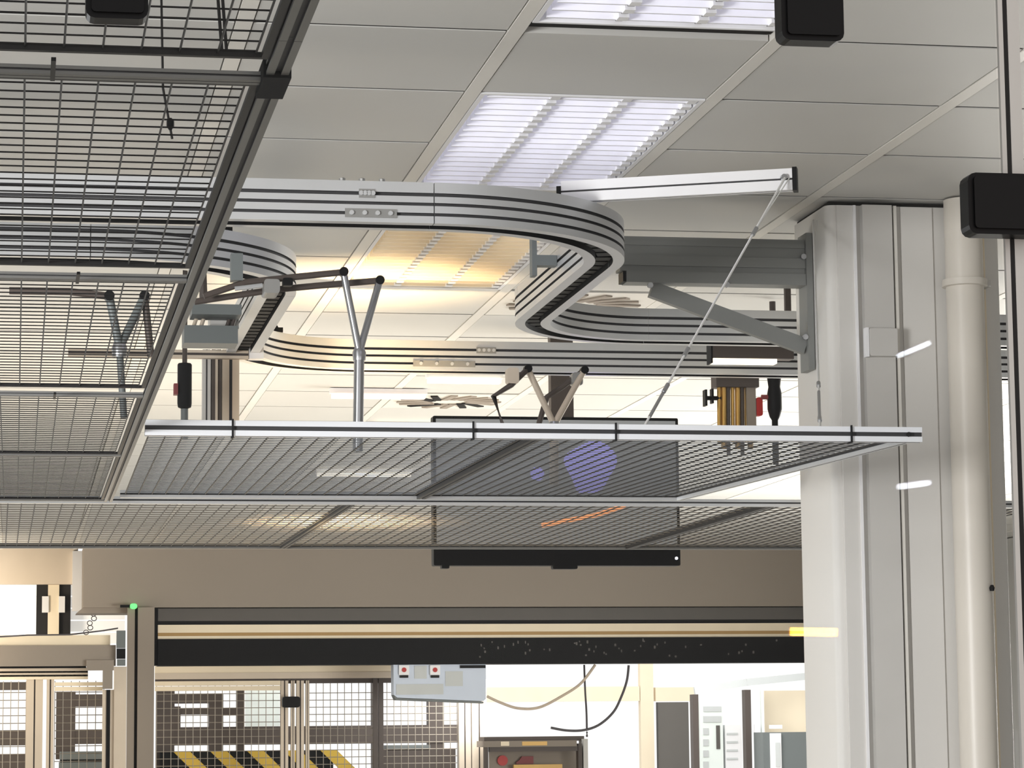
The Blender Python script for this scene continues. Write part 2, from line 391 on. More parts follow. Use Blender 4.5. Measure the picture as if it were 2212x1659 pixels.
# cantilever bracket on the column's left face
yb = 8.19
r = thing('wall_bracket', 'grey steel cantilever bracket with diagonal brace on the left face of the column', 'bracket', (2.40, yb, H(1.2)))
MB().box((2.384, yb - .045, H(1.10)), (2.404, yb + .045, H(1.525))).build('mounting_plate', M['steelgrey'], r)
b = MB(); b.box((1.80, yb - .03, H(1.398)), (2.383, yb + .03, H(1.505)))
b.box((1.80, yb - .034, H(1.478)), (2.383, yb - .03, H(1.492))); b.box((1.80, yb - .036, H(1.415)), (2.383, yb - .03, H(1.446)))
b.build('arm', M['steelgrey'], r)
MB().box((1.818, yb - .04, H(1.362)), (2.383, yb + .03, H(1.397))).build('lower_arm', M['steelgrey'], r)
MB().box((1.808, yb - .035, H(1.364)), (1.817, yb + .03, H(1.396))).build('end_cap', M['black'], r)
MB().bar((1.90, yb - .01, H(1.345)), (2.383, yb - .01, H(1.175)), .03, .048).build('brace', M['steelgrey'], r)
for x, h in ((1.89, 1.352), (2.375, 1.45), (2.375, 1.20), (2.13, 1.358)):
    MB().lathe((x, yb - .05, H(h)), [(.009, 0), (.009, .012)], 8, 0, 'y').build('bolt', M['steel'], r)

# ================================================================ mesh guards
def wires(b, xf0, xf1, xb0, xb1, y0, y1, z0, z1, px, py, rx=.0013, ry=.0012):
    n = max(1, round(abs(xf1 - xf0) / px))
    for k in range(n + 1):
        q = k / n; b.tube([(xf0 + (xf1 - xf0) * q, y0, z0), (xb0 + (xb1 - xb0) * q, y1, z1)], rx, 5, 1)
    m = max(1, round(abs(y1 - y0) / py))
    for k in range(m + 1):
        q = k / m; z = z0 + (z1 - z0) * q + .0025
        b.tube([(xf0 + (xb0 - xf0) * q, y0 + (y1 - y0) * q, z), (xf1 + (xb1 - xf1) * q, y0 + (y1 - y0) * q, z)], ry, 5)
def pframe(x0, x1, y0, y1, z, parent, m):
    b = MB(); q = .008
    b.box((x0, y0, z - .003), (x1, y0 + q, z + .003)); b.box((x0, y1 - q, z - .003), (x1, y1, z + .003))
    b.box((x0, y0 + q, z - .003), (x0 + q, y1 - q, z + .003)); b.box((x1 - q, y0 + q, z - .003), (x1, y1 - q, z + .003))
    return b.build('panel_frame', m, parent)
h0 = .70; z0 = H(h0); GR = [M['railgrey'], M['slot']]
r = thing('mesh_guard', 'long grey wire mesh guard overhead at the left, five bays running away to the back', 'mesh guard', (-.1, 5.4, z0), 'overhead wire mesh guards')
XR = .268; YC = [2.25, 2.93, 4.27, 5.76, 6.99, 8.33]; XL = -.5
profile((XR, 2.2, z0 + .007), (XR, 2.748, z0 + .007), .024, .014, 'side_rail', r, GR, 1, 1, (0, 0, 1), .5, .3)
profile((XR, 2.75, z0 + .007), (XR, 2.90, z0 + .007), .024, .014, 'side_rail', r, GR, 1, 1, (0, 0, 1), .5, .3)
profile((XR, 2.99, z0 + .007), (XR, 8.36, z0 + .007), .024, .014, 'side_rail', r, GR, 1, 1, (0, 0, 1), .5, .3)
MB().box((XR - .015, 2.895, z0 - .003), (XR + .015, 2.995, z0 + .018)).build('rail_joint', M['blackrough'], r)
profile((XL, 2.25, z0 + .007), (XL, 8.36, z0 + .007), .024, .014, 'side_rail', r, GR)
for i, y in enumerate(YC[1:]):
    profile((XL + .013, y + .008, z0 + .006), (XR - .013, y + .008, z0 + .006), .022, .010, 'cross_rail', r, GR)
for i in range(5):
    ya = YC[i] + (.03 if i else 0); yb_ = YC[i + 1] - (.085, .1, .12, .012, .012)[i]
    pn = pframe(XL + .014, XR - .014, ya, yb_, z0 + .007, r, M['wired'])
    b = MB(); wires(b, XL + .028, XR - .028, XL + .028, XR - .028, ya + .009, yb_ - .009, z0 + .008, z0 + .008, .0405, .0405, .0013, .0011)
    b.build('wire_mesh', [M['wired'], M['wired']], pn)
for px, yy in ((113, 2.90), (167, 4.24), (120, 5.73)):
    x = at(px, 170 if yy < 3 else 610, yy).x
    MB().box((x - .002, yy - .06, z0 - .006), (x + .003, yy + .03, z0 - .002)).build('cable_tie', M['black'], r)

r = thing('mesh_guard', 'middle wire mesh guard with a bright double aluminium front rail and a tapering right end', 'mesh guard', (1.2, 7.3, z0), 'overhead wire mesh guards')
yf, yk = 6.45, 8.26; AL = [M['alu'], M['slot']]
profile((.29, yf, z0 + .013), (2.165, yf, z0 + .013), .03, .036, 'front_rail', r, [M['brightalu'], M['slot']], 1, 1, (0, 0, 1), .34, .15)
profile((.30, yk, z0 + .016), (2.01, yk, z0 + .016), .022, .022, 'back_rail', r, AL)
profile((2.145, yf + .02, z0 + .010), (1.995, yk - .014, z0 + .016), .02, .024, 'right_rail', r, AL)
profile((1.226, yf + .02, z0 + .012), (1.196, yk - .014, z0 + .016), .026, .024, 'divider_rail', r, [M['wired'], M['slot']])
for xa, xb, ka, kb in ((.305, 1.205, .315, 1.175), (1.25, 2.125, 1.22, 1.975)):
    b = MB(); wires(b, xa, xb, ka, kb, yf + .02, yk - .014, z0 + .012, z0 + .016, .0405, .0405, .0021, .0014); b.build('wire_mesh', [M['wire'], M['wired']], r)
for px in (503, 1023, 1331, 1840):
    x = at(px, 928, yf - .02).x
    MB().box((x - .0022, yf - .021, z0 - .0085), (x + .0022, yf + .016, z0 - .0055)).box((x - .0022, yf - .020, z0 - .0085), (x + .0022, yf - .0155, z0 + .034)).build('cable_tie', M['blackrough'], r)
MB().lathe((2.13, yf - .019, z0 + .013), [(.006, 0), (.006, .004)], 8, 0, 'y').build('bolt', M['blackrough'], r)

yf2, yk2 = 8.45, 10.45
r = thing('mesh_guard', 'farthest wire mesh guard, warm lit, just above the wide taupe lintel', 'mesh guard', (1.0, 9.4, z0), 'overhead wire mesh guards')
profile((-.5, yf2, z0 + .014), (3.3, yf2, z0 + .014), .022, .022, 'front_rail', r, AL)
profile((-.5, yk2, z0 + .012), (3.3, yk2, z0 + .012), .022, .02, 'back_rail', r, [M['railgrey'], M['slot']])
xx = [-.49, 1.01, 2.34, 3.29]
for x in xx[1:3]: profile((x, yf2 + .012, z0 + .012), (x - .02, yk2 - .012, z0 + .012), .024, .02, 'divider_rail', r, [M['wired'], M['slot']])
for i in range(3):
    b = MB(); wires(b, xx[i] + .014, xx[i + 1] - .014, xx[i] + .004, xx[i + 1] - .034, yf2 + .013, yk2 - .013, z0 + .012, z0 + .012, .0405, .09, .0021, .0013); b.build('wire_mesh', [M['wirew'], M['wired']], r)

# wire ropes
def ropething(label, p0, p1, clamps):
    p0 = Vector(p0); p1 = Vector(p1); r = thing('wire_rope', label, 'wire rope', p1, 'wire ropes holding the middle guard'); d = p1 - p0
    b = MB(); b.tube([p0, p1], .003, 6); b.tube([p0 + Vector((.012, 0, 0)), p0 + d * .22], .0016, 5); b.build('rope', M['rope'], r)
    for q in clamps:
        c = p0 + d * q; u = d.normalized(); MB().tube([c - u * .014, c + u * .014], .0055, 8).build('rope_clamp', M['steel'], r)
    MB().tube([p0 + d * .86, p0 + d * .97], .0042, 8).build('turnbuckle', M['steel'], r)
    return r
ropething('slanting bright wire rope from the white arm down to the middle mesh guard', a1 - d * .03 + Vector((0, -.035, 0)), (1.478, 6.45, z0 + .0315), (.23, .72, .86))
ropething('dark wire rope hanging along the left face of the column', (2.372, 8.02, H(1.54)), (1.912, 6.45, z0 + .0315), (.83, .97))

# ================================================================ V-shaped strut supports
def vstrut(name_label, Y, pl, pr_, pb, foot, arms, mats):
    r = thing('strut_support', name_label, 'support frame', at(*foot, Y), 'V-shaped strut supports on the middle guard')
    L, Rr, B = at(*pl, Y), at(*pr_, Y + .05), at(*pb, Y)
    for p in (L, Rr): MB().tube([p, B + (p - B) * .02], .0095, 12).build('strut', mats[0], r, True)
    for p in (L, Rr): MB().lathe(p + Vector((0, -.013, 0)), [(.012, 0), (.012, .026)], 12, 0, 'y').build('joint', M['black'], r, True)
    ft = at(*foot, Y); ft.z = z0 + .019
    if foot != pb: MB().tube([B, ft], .0135 if 'small' not in name_label else .008, 14).build('post', mats[0], r, True)
    MB().lathe(B + Vector((0, 0, -.02)), [(.016, 0), (.018, .02), (.014, .03)], 12).build('collar', M['steel'], r, True)
    for pts in arms: MB().tube([at(x, y, yy) for x, y, yy in pts], .0085, 10).build('arm', mats[1], r, True)
    return r
v1 = vstrut('silver V of two struts on a post, with dark arms reaching left', 7.0, (742, 588), (820, 606), (776, 762), (773, 1000),
       [[(742, 588, 7.0), (640, 598, 7.0), (529, 610, 7.0), (440, 640, 7.0)], [(820, 606, 7.05), (700, 616, 7.05), (590, 626, 7.05), (420, 652, 7.05)]], (M['steel'], M['machine']))
q = at(588, 622, 7.0); MB().rbox((q.x - .022, 6.98, q.z - .016), (q.x + .018, 7.07, q.z + .02), .008).build('arm_clamp', M['alud'], v1)
q = at(514, 590, 7.0); MB().box((q.x - .018, 6.99, q.z - .02), (q.x + .012, 7.03, q.z + .05)).build('hanger_block', M['machinegrey'], v1)
q = at(620, 612, 7.0); MB().rbox((q.x - .012, 6.985, q.z - .008), (q.x + .014, 7.01, q.z + .012), .005).build('knob', M['black'], v1)
q = at(540, 622, 7.0); MB().tube([q + Vector((-.04, -.02, -.006)), q + Vector((.03, -.02, .004))], .006, 8).build('cylinder', M['alu'], v1, True)
v2 = vstrut('tan V of two struts with bent dark elbow arms behind the middle guard', 7.9, (1140, 797), (1262, 800), (1197, 918), (1197, 1060),
       [[(1140, 797, 7.9), (1104, 832, 7.85), (1066, 856, 7.85), (1090, 930, 7.85)], [(1262, 800, 7.95), (1215, 835, 7.98), (1181, 858, 7.98), (1160, 930, 7.98)]], (M['beige'], M['machine']))
q = at(1107, 815, 7.86); MB().rbox((q.x - .018, 7.84, q.z - .02), (q.x + .016, 7.88, q.z + .026), .008).build('arm_clamp', M['beige'], v2)
q = at(1245, 822, 7.96); MB().rbox((q.x - .016, 7.94, q.z - .016), (q.x + .016, 7.98, q.z + .022), .008).build('arm_clamp', M['alud'], v2)

v3 = vstrut('small V of two struts seen only through the mesh of the left guard', 6.3, (236, 640), (312, 640), (258, 752), (268, 850),
       [[(236, 640, 6.3), (150, 630, 6.3), (20, 628, 6.3)], [(312, 640, 6.35), (318, 690, 6.35), (326, 770, 6.35)]], (M['machinegrey'], M['machine']))
for lab, pts, Y, rr_ in (('twin grey hanging rods seen through the top left mesh, rightmost pair', [[(468, -40), (480, 118)], [(478, -40), (490, 120)]], 3.3, .0022),
                     ('thin dark cord with a knot behind the second bay of the left mesh', [[(330, -1050), (352, 190)], [(352, 190), (372, 300)]], 3.6, .0018)):
    rd = thing('hanging_rod', lab, 'rod', at(*pts[0][0], Y), 'rods and cords above the left mesh guard')
    for a_, c_ in pts: MB().tube([at(*a_, Y), at(*c_, Y)], rr_, 6).build('rod', M['wired'], rd)
    if 'knot' in lab: MB().lathe(at(368, 268, Y), [(.002, -.008), (.005, -.003), (.005, .004), (.002, .008)], 8).build('knot', M['black'], rd)

# ================================================================ machinery seen between conveyor and guard
r = thing('drive_unit', 'dark grey boxy drive unit left of the far conveyor bend, behind the left mesh rail', 'machine', at(470, 700, 8.3))
for n, a, c, m, dy in (('motor_block', (415, 656), (522, 680), 'machinegrey', 0), ('lower_block', (398, 702), (514, 742), 'machinegrey', .05), ('cover_plate', (455, 678), (516, 710), 'trunk', .12)):
    p, q = at(*a, 8.2 + dy), at(*c, 8.2 + dy); MB().box((p.x, 8.2 + dy, p.z), (q.x, 8.32 + dy, q.z)).build(n, M[m], r)
for x in (428, 444, 500, 511): MB().tube([at(x, 676, 8.3), at(x - 10, 706, 8.3)], .006, 8).build('hose', M['beige' if x < 500 else 'machine'], r, True)
MB().tube([at(440, 655, 8.26), at(436, 545, 8.26)], .012, 8).build('hanging_rod', M['machine'], r)
p, q = at(345, 756, 9.2), at(536, 776, 9.2)
r = thing('cross_beam', 'pale slotted cross beam below the dark drive unit at the left', 'beam', p)
profile((p.x - .3, 9.2, (p.z + q.z) / 2), (q.x, 9.2, (p.z + q.z) / 2), .03, p.z - q.z, 'beam_profile', r, [M['beige'], M['machine']], 1, 1, (0, 0, 1), .3, .2)
MB().box((q.x + .002, 9.18, q.z), (q.x + .05, 9.23, p.z + .012)).build('end_block', M['white'], r)
for kx, (xa, xb, m, lab, yy) in enumerate(((479, 515, 'beige', 'broad beige post hanging under the cross beam, rightmost of its cluster', 9.242),
                                 (437, 453, 'trunk', 'thin pale post behind the black cylinder, leftmost of the post cluster', 9.242),
                                 (456, 476, 'machine', 'thin dark slotted post in the middle of the post cluster at the left', 9.242))):
    p, q = at(xa, 790, yy), at(xb, 1085, yy); rr = thing('post', lab, 'post', ((p.x + q.x) / 2, yy, q.z - .0))
    profile(((p.x + q.x) / 2, yy, H(1.02)), ((p.x + q.x) / 2, yy, H(1.285)), q.x - p.x, .05, 'post_profile', rr, [M[m], M['slot']], 1, 1, (0, 1, 0), .2, .15)
    if kx == 2: MB().box(((p.x + q.x) / 2 - .004, yy - .034, H(1.025)), ((p.x + q.x) / 2 + .004, yy - .0252, H(1.255))).build('slot_insert', M['beige'], rr)
p = at(399, 785, 8.9); q = at(399, 880, 8.9); s_ = at(399, 1060, 8.9)
r = thing('pneumatic_cylinder', 'black vertical cylinder with a thin blue-grey rod beside the beige posts', 'cylinder', p)
MB().lathe((p.x, 8.9, q.z), [(.012, -.004), (.021, 0), (.023, .012), (.023, p.z - q.z - .004), (.02, p.z - q.z)], 20).build('body', M['blackrough'], r, True)
MB().lathe((p.x, 8.9, H(.95)), [(.012, 0), (.012, q.z - H(.95) - .005)], 14).build('rod', M['machinegrey'], r, True)
MB().box((p.x - .035, 8.88, q.z + .04), (p.x - .022, 8.92, q.z + .075)).build('side_fitting', M['maroon'], r)
MB().lathe((p.x, 8.9, p.z), [(.008, 0), (.008, H(1.6) - p.z - .004)], 10).build('hanging_rod', M['machine'], r, True)

Y = 9.9
r = thing('tool_unit', 'brass-coloured bundle of vertical tubes under a brown block near the column', 'machine', at(1595, 815, Y))
p, q = at(1547, 806, Y), at(1640, 836, Y); MB().box((p.x, Y, q.z), (q.x, Y + .08, p.z)).build('head_block', M['machine'], r)
for i, x in enumerate((1553, 1563, 1573, 1582, 1593, 1603, 1612, 1620)):
    rr_ = .0075 + .003 * (i % 3 == 1); MB().tube([at(x, 834, Y + .03), at(x + 1, 955 + 14 * (i % 3), Y + .03)], rr_, 10).build('tube', M['brass' if i % 3 != 2 else 'machine'], r, True)
p, q = at(1614, 836, Y), at(1636, 940, Y); MB().box((p.x, Y + .01, q.z), (q.x, Y + .05, p.z)).build('cover', M['lintel'], r)
p = at(1523, 860, Y + .03); b = MB()
b.tube([p, p + Vector((.06, 0, 0))], .008, 8); b.box((p.x - .004, Y + .01, p.z - .03), (p.x + .004, Y + .05, p.z + .03)); b.box((p.x + .022, Y + .015, p.z - .02), (p.x + .03, Y + .045, p.z + .034))
b.build('side_coupling', M['black'], r)
MB().rbox((q.x + .002, Y + .01, at(0, 880, Y).z), (q.x + .026, Y + .04, at(0, 838, Y).z), .008).build('red_fitting', M['red'], r)
MB().tube([at(1590, 806, Y + .04), at(1590, 700, Y + .04)], .014, 8).build('hanging_rod', M['machine'], r)
c = at(1672, 815, Y)
r = thing('valve_body', 'black bottle-shaped valve body hanging right of the brass tubes', 'valve', c)
hh = lambda y: at(1672, y, Y).z
MB().lathe((c.x, Y, 0), [(.024, hh(806)), (.026, hh(818)), (.022, hh(836)), (.027, hh(850)), (.027, hh(884)), (.020, hh(900)), (.012, hh(908)), (.012, hh(990)), (.010, hh(1004))][::-1], 20).build('body', M['black'], r, True)
MB().tube([(c.x - .05, Y, hh(858)), (c.x - .02, Y, hh(858))], .009, 8).build('side_port', M['maroon'], r, True)
MB().lathe((c.x, Y, hh(806)), [(.012, 0), (.012, H(1.59) - hh(806))], 10).build('hanging_rod', M['machine'], r, True)
# short lamp under the far conveyor by the column
p, q = at(1536, 746, 9.3), at(1712, 788, 9.3)
r = thing('linear_lamp', 'short dark linear lamp with a glowing white slot, before the far conveyor near the column', 'lamp', p)
MB().box((p.x, 9.28, q.z + .018), (q.x, 9.34, p.z)).build('housing', M['machine'], r)
MB().box((p.x - .006, 9.278, q.z), (p.x, 9.342, p.z + .004)).build('end_cap', M['black'], r)
MB().box((p.x + .004, 9.285, q.z + .002), (q.x - .06, 9.335, q.z + .0175)).build('light_strip', M['lampstrip'], r)
MB().box((q.x - .02, 9.3, p.z), (q.x, 9.32, H(1.6) - .003)).build('hanging_strap', M['machine'], r)
# far batten lamps near the ceiling; the pale pink one imitates a reflection
for (xa, xb, yy, Y, lab) in ((682, 890, 1022, 16.6, 'glowing pinkish batten lamp seen through the mesh of the middle guard'), (712, 922, 838, 12.7, 'pale pink panel standing in for a reflection, behind the post of the silver V strut'), (920, 1085, 804, 12.1, 'glowing yellow-white batten lamp just below the far conveyor'), (802, 935, 912, 14.1, 'glowing pale batten lamp just above the front rail of the middle mesh guard')):
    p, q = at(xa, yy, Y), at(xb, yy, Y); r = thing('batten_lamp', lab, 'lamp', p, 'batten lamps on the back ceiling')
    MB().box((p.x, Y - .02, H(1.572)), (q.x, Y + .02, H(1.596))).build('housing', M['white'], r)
    MB().box((p.x + .01, Y - .03, H(1.552)), (q.x - .01, Y + .03, H(1.571))).build('diffuser', M['pinkreflection' if 'pale pink' in lab else 'lampstrip'], r)

# ================================================================ hanging display behind the guards
Y = 10.8
p, q = at(935, 898, Y), at(1470, 1222, Y)
r = thing('hanging_display', 'wide black display hanging behind the mesh guards, its lower edge showing on the lintel', 'display', ((p.x + q.x) / 2, Y, q.z))
MB().rbox((p.x, Y, q.z), (q.x, Y + .06, p.z), .006).build('casing', M['black'], r)
MB().box((p.x + .012, Y - .003, q.z + .065), (q.x - .012, Y - .0005, p.z - .012)).build('screen', M['screen'], r)
b = MB(); c = at(1275, 1010, Y)
b.prism([(c.x + .1 * (1 + .18 * math.sin(3 * t_)) * math.cos(t_), c.z + .105 * (1 + .12 * math.sin(2 * t_)) * math.sin(t_)) for t_ in [2 * math.pi * k / 28 for k in range(28)]], 'y', Y - .006, Y - .0035)
b.build('violet_graphic', M['sblue'], r)
c = at(1160, 1024, Y); MB().lathe((c.x, Y - .006, c.z), [(.028, 0), (.028, .002)], 20, 0, 'y').build('blue_graphic', M['sblue'], r)
b = MB(); b.tube([at(1170, 1135, Y - .006), at(1290, 1112, Y - .006), at(1350, 1092, Y - .006)], .009, 8); b.build('orange_graphic', M['sorange'], r)
MB().rbox((p.x + .03, Y - .012, q.z - .012), (p.x + .06, Y + .03, q.z + .004), .003).build('foot_bracket', M['black'], r)
c = at(1220, 1222, Y); MB().rbox((c.x - .05, Y - .01, q.z - .014), (c.x + .05, Y + .03, q.z + .002), .006).build('sensor_bar', M['black'], r)
c = at(1461, 1206, Y); MB().lathe((c.x, Y - .004, c.z), [(.006, 0), (.006, .003)], 12, 0, 'y').build('indicator_light', M['led'], r)
c = at(1212, 850, Y + .09); MB().box((c.x - .046, Y + .065, q.z + .15), (c.x + .046, Y + .12, H(1.596))).build('ceiling_pole', M['machine'], r)

# ================================================================ lintel, shutter and far wall
Y = 23.5
def bx(x0, y0, x1, y1, Y, dpt, m, name, parent=None):
    p, q = at(x0, y0, Y), at(x1, y1, Y); return MB().box((p.x, Y, q.z), (q.x, Y + dpt, p.z)).build(name, m, parent)
zt = H(1.596); zb = at(900, 1311, Y).z; xl = at(180, 1250, Y).x
b = MB(); b.box((xl, Y, zb), (9.4, Y + .5, zt)); b.prism([(xl - .055, zb - .045), (xl + .45, zb - .045), (xl + .45, zb), (xl, zb)], 'y', Y + .05, Y + .45)
struct(b.build('wall_lintel', M['lintel']))
r = thing('roller_shutter', 'rolled-up shutter under the taupe lintel: grey rail, cream slat and black bottom bar', 'shutter', (3.5, Y, zb))
xa, xe = at(342, 1340, Y).x, 9.3
def zz(y): return at(1100, y, Y).z
for n, ya, yb_, m, dy, dp in (('head_rail', 1312.5, 1339, 'shuttergrey', .05, .3), ('shadow_gap', 1339, 1347, 'shutterdark', .12, .2), ('cream_slat', 1347, 1364, 'cream', .06, .2),
                          ('ochre_seal', 1364, 1371, 'ochre', .055, .2), ('cream_lip', 1371, 1377.5, 'cream', .05, .2), ('bottom_bar', 1377.5, 1434, 'shutterblack', .02, .25)):
    MB().box((xa, Y + dy, zz(yb_)), (xe, Y + dy + dp, zz(ya))).build(n, M[m], r)
p, q = at(333.5, 1312.5, Y + .02), at(342, 1437, Y + .02); MB().box((p.x, Y + .045, q.z), (xa - .002, Y + .25, p.z)).build('side_guide', M['shutterblack'], r)
b = MB()
for k in range(46):
    x = at(1020, 1400, Y).x + random.random() * 2.75; z = zz(1386 + 36 * random.random()); b.box((x, Y + .017, z), (x + .008 + .008 * random.random(), Y + .02, z + .012 + .014 * random.random()))
b.build('paint_fleck', M['shuttergrey'], r)
# post left of the shutter
x0_, x1_ = at(274, 1500, Y).x, at(332, 1500, Y).x
r = thing('steel_post', 'tall taupe steel post with a dark slot at the left end of the shutter', 'post', ((x0_ + x1_) / 2, Y, 0))
MB().box((x0_ + .085, Y - .06, 0), (x1_, Y + .04, zb - .002)).build('flange', M['lintel'], r)
MB().box((x0_, Y - .04, 0), (x0_ + .06, Y + .04, zb - .002)).build('flange', M['lintel'], r)
MB().box((x0_ + .06, Y - .01, 0), (x0_ + .085, Y + .04, zb - .002)).build('slot', M['shutterdark'], r)
c = at(288, 1310, Y - .05); MB().rbox((c.x - .028, Y - .09, c.z - .022), (c.x + .03, Y - .062, c.z + .022), .018).build('green_lamp', M['green'], r)
MB().box((c.x - .11, Y - .09, c.z - .01), (c.x - .03, Y - .06, c.z + .012)).build('lamp_arm', M['black'], r)

# back wall on the left with window blind
YW = 24.3
struct(bx(-120, 1150, 168, 1262, YW, .1, M['wall'], 'wall_back'))
struct(bx(157, 1190, 179, 1320, YW - .05, .06, M['white'], 'trim_2'))
r = thing('window_blind', 'bright white slatted blind in the far window at the left edge', 'blind', at(40, 1400, YW + .2))
b = MB()
for k in range(5):
    z = at(40, 1262 + 26 * k, YW + .2).z; p = at(-120, 1300, YW + .2).x; q = at(270, 1300, YW + .2).x
    b.box((p, YW + .2, z - .1), (q, YW + .215, z - .006))
b.build('slats', M['blind'], r)
r = thing('window_mullion', 'dark framed window mullion with a cream pole and white pads, before the far blind', 'window part', at(115, 1370, YW))
bx(79, 1263, 152, 1372, YW + .06, .02, M['shutterdark'], 'dark_panel', r)
bx(104, 1263, 127, 1372, YW + .02, .035, M['cream'], 'pole', r)
for xq in ((91, 105), (127, 140)): bx(xq[0], 1288, xq[1], 1323, YW + .0, .03, M['white'], 'pad', r)
r = thing('hanging_chain', 'thin loose chain drooping beside the left end of the lintel', 'chain', at(200, 1322, YW - .3))
for k in range(5):
    c = at(204 - 4 * k + (3 if k % 2 else -2), 1326 + 10 * k, YW - .3)
    MB().tube([c + Vector((.022 * math.cos(a), 0, .02 * math.sin(a))) for a in [2 * math.pi * i / 10 for i in range(11)]], .004, 5).build('link', M['cableb'], r)

# fenced cell at the far left
Y = 22.8
r = thing('cell_gantry', 'taupe box beam with corner bracket and uprights at the bottom left', 'frame', at(235, 1600, Y))
bx(-150, 1395, 250, 1438, Y, .1, M['lintel'], 'top_beam', r); bx(-150, 1373, 238, 1394, Y + .03, .07, M['cream'], 'top_strip', r)
bx(-150, 1438.5, 186, 1443, Y + .08, .02, M['black'], 'shadow_strip', r)
b = MB(); p, q = at(187, 1426, Y - .03), at(246, 1448, Y - .03); b.box((p.x, Y - .03, q.z), (q.x, Y - .001, p.z)); p, q = at(222, 1448, Y - .03), at(243, 1488, Y - .03); b.box((p.x, Y - .03, q.z), (q.x, Y - .001, p.z)); b.build('corner_bracket', M['lintel'], r)
bx(247, 1440, 272, 1660, Y, .1, M['beige'], 'upright', r); bx(222, 1490, 246, 1660, Y + .02, .08, M['beige'], 'inner_upright', r); bx(230, 1490, 237, 1660, Y + .012, .008, M['black'], 'slot', r)
bx(252, 1362, 271, 1400, Y - .06, .05, M['machinegrey'], 'switch_box', r); bx(252, 1401, 271, 1423, Y - .05, .04, M['black'], 'switch_cover', r); bx(253, 1424, 271, 1438, Y - .045, .035, M['machinegrey'], 'switch_foot', r)
MB().tube([at(-40, 1378, Y - .02), at(60, 1372, Y - .02), at(150, 1371, Y - .02), at(225, 1362, Y - .02), at(255, 1357, Y - .03)], .007, 6).build('cable', M['cableb'], r)
def fence(label, X0, X1, ytop, Y, bars, mesh_x, group, extra=None):
    r = thing('mesh_fence', label, 'fence', at((X0 + X1) / 2, 1659, Y), group)
    z1 = at((X0 + X1) / 2, ytop, Y).z
    for xa, xb in bars:
        p, q = at(xa, 1560, Y), at(xb, 1560, Y); profile(((p.x + q.x) / 2, Y, 0), ((p.x + q.x) / 2, Y, z1), q.x - p.x, .06, 'fence_post', r, [M['beige'], M['machine']], 1, 1, (0, 1, 0), .2, .12)
    for xa, xb in mesh_x:
        p, q = at(xa, 1560, Y), at(xb, 1560, Y); b = MB(); n = max(2, round((q.x - p.x) / .062)); zl = .6
        for k in range(n + 1): x = p.x + (q.x - p.x) * k / n; b.tube([(x, Y + .01, zl), (x, Y + .01, z1 - .02)], .0035, 5)
        m = int((z1 - zl) / .062)
        for k in range(m): z = zl + .062 * k; b.tube([(p.x, Y + .013, z), (q.x, Y + .013, z)], .0035, 5)
        b.build('wire_mesh', M['wirew'], r)
    return r
f1 = fence('beige framed mesh fence of the cell at the bottom left corner', -60, 222, 1466, 23.0, [(56, 92), (100, 116)], [(-60, 56), (118, 224)], 'mesh fences at the back')
for ya, yb_, m in ((1443.5, 1451, 'beige'), (1451, 1453, 'machine'), (1453, 1459, 'beige'), (1459, 1461, 'machine'), (1461, 1467, 'cream')): bx(-120, ya, 190, yb_, 22.95, .06, M[m], 'top_rail', f1)
bx(118, 1474, 222, 1481, 22.97, .05, M['cream'], 'gate_rail', f1); bx(118, 1484, 222, 1492, 22.97, .05, M['cream'], 'gate_rail', f1)
f2 = fence('beige framed mesh fence behind the shutter opening, left of the hanging control box', 335, 1050, 1470, 24.4, [(606, 622), (628, 636), (640, 656), (660, 667), (990, 1016), (1018, 1050)], [(338, 606), (668, 988)], 'mesh fences at the back')
bx(335, 1437, 1000, 1452, 24.36, .08, M['cream'], 'top_rail', f2); bx(335, 1452, 1000, 1454, 24.38, .05, M['machine'], 'rail_groove', f2); bx(335, 1464, 990, 1474, 24.40, .03, M['machine'], 'rail_shadow_gap', f2); bx(335, 1454, 900, 1464, 24.35, .08, M['beige'], 'top_rail', f2); bx(335, 1472, 606, 1480, 24.36, .05, M['cream'], 'gate_rail', f2); bx(335, 1483, 606, 1491, 24.36, .05, M['cream'], 'gate_rail', f2)
c = at(628, 1516, 24.3); r_ = MB().rbox((c.x - .075, 24.24, c.z - .05), (c.x + .075, 24.33, c.z + .045), .02); r_.build('gate_lock', M['black'], f2)
for xa in (806, 818): p = at(xa, 1490, 24.38); bx(xa, 1466, xa + 11, 1700, 24.38, .04, M['machine'], 'inner_bar', f2)

# dark machine frames behind the fences
def frame(label, Y, bars):
    r = thing('steel_machine', label, 'machine', at((bars[0][0] + bars[0][2]) / 2, 1659, Y), 'dark machine frames behind the fences')
    for i, (xa, ya, xb, yb_) in enumerate(bars): bx(xa, ya, xb, yb_, Y + .002 * i, .12, M['machine'], 'frame_bar', r)
    return r
m1 = frame('dark brown machine behind the fence with yellow and black stripes below', 25.3, [(338, 1490, 376, 1760), (376, 1500, 482, 1519), (376, 1526, 390, 1572), (376, 1571, 1000, 1604), (452, 1500, 482, 1640), (482, 1530, 512, 1545), (512, 1490, 528, 1640), (376, 1544, 452, 1530), (804, 1466, 822, 1700), (925, 1510, 960, 1700)])
bx(345, 1624, 720, 1720, 25.25, .03, M['black'], 'stripe_board', m1)
b = MB(); p0_, z1_, z0_ = at(345, 1622, 25.24), at(345, 1624, 25.24).z, at(345, 1720, 25.24).z
x = p0_.x + .12
while x < at(700, 1622, 25.24).x: b.prism([(x, z1_), (x + .15, z1_), (x + .15 + .4, z0_), (x + .4, z0_)], 'y', 25.235, 25.249); x += .33
b.build('yellow_stripe', M['yellow'], m1)
r = thing('wall_printout', 'white board behind the fence, left of the post with the black lock', 'board', at(565, 1620, 26.0))
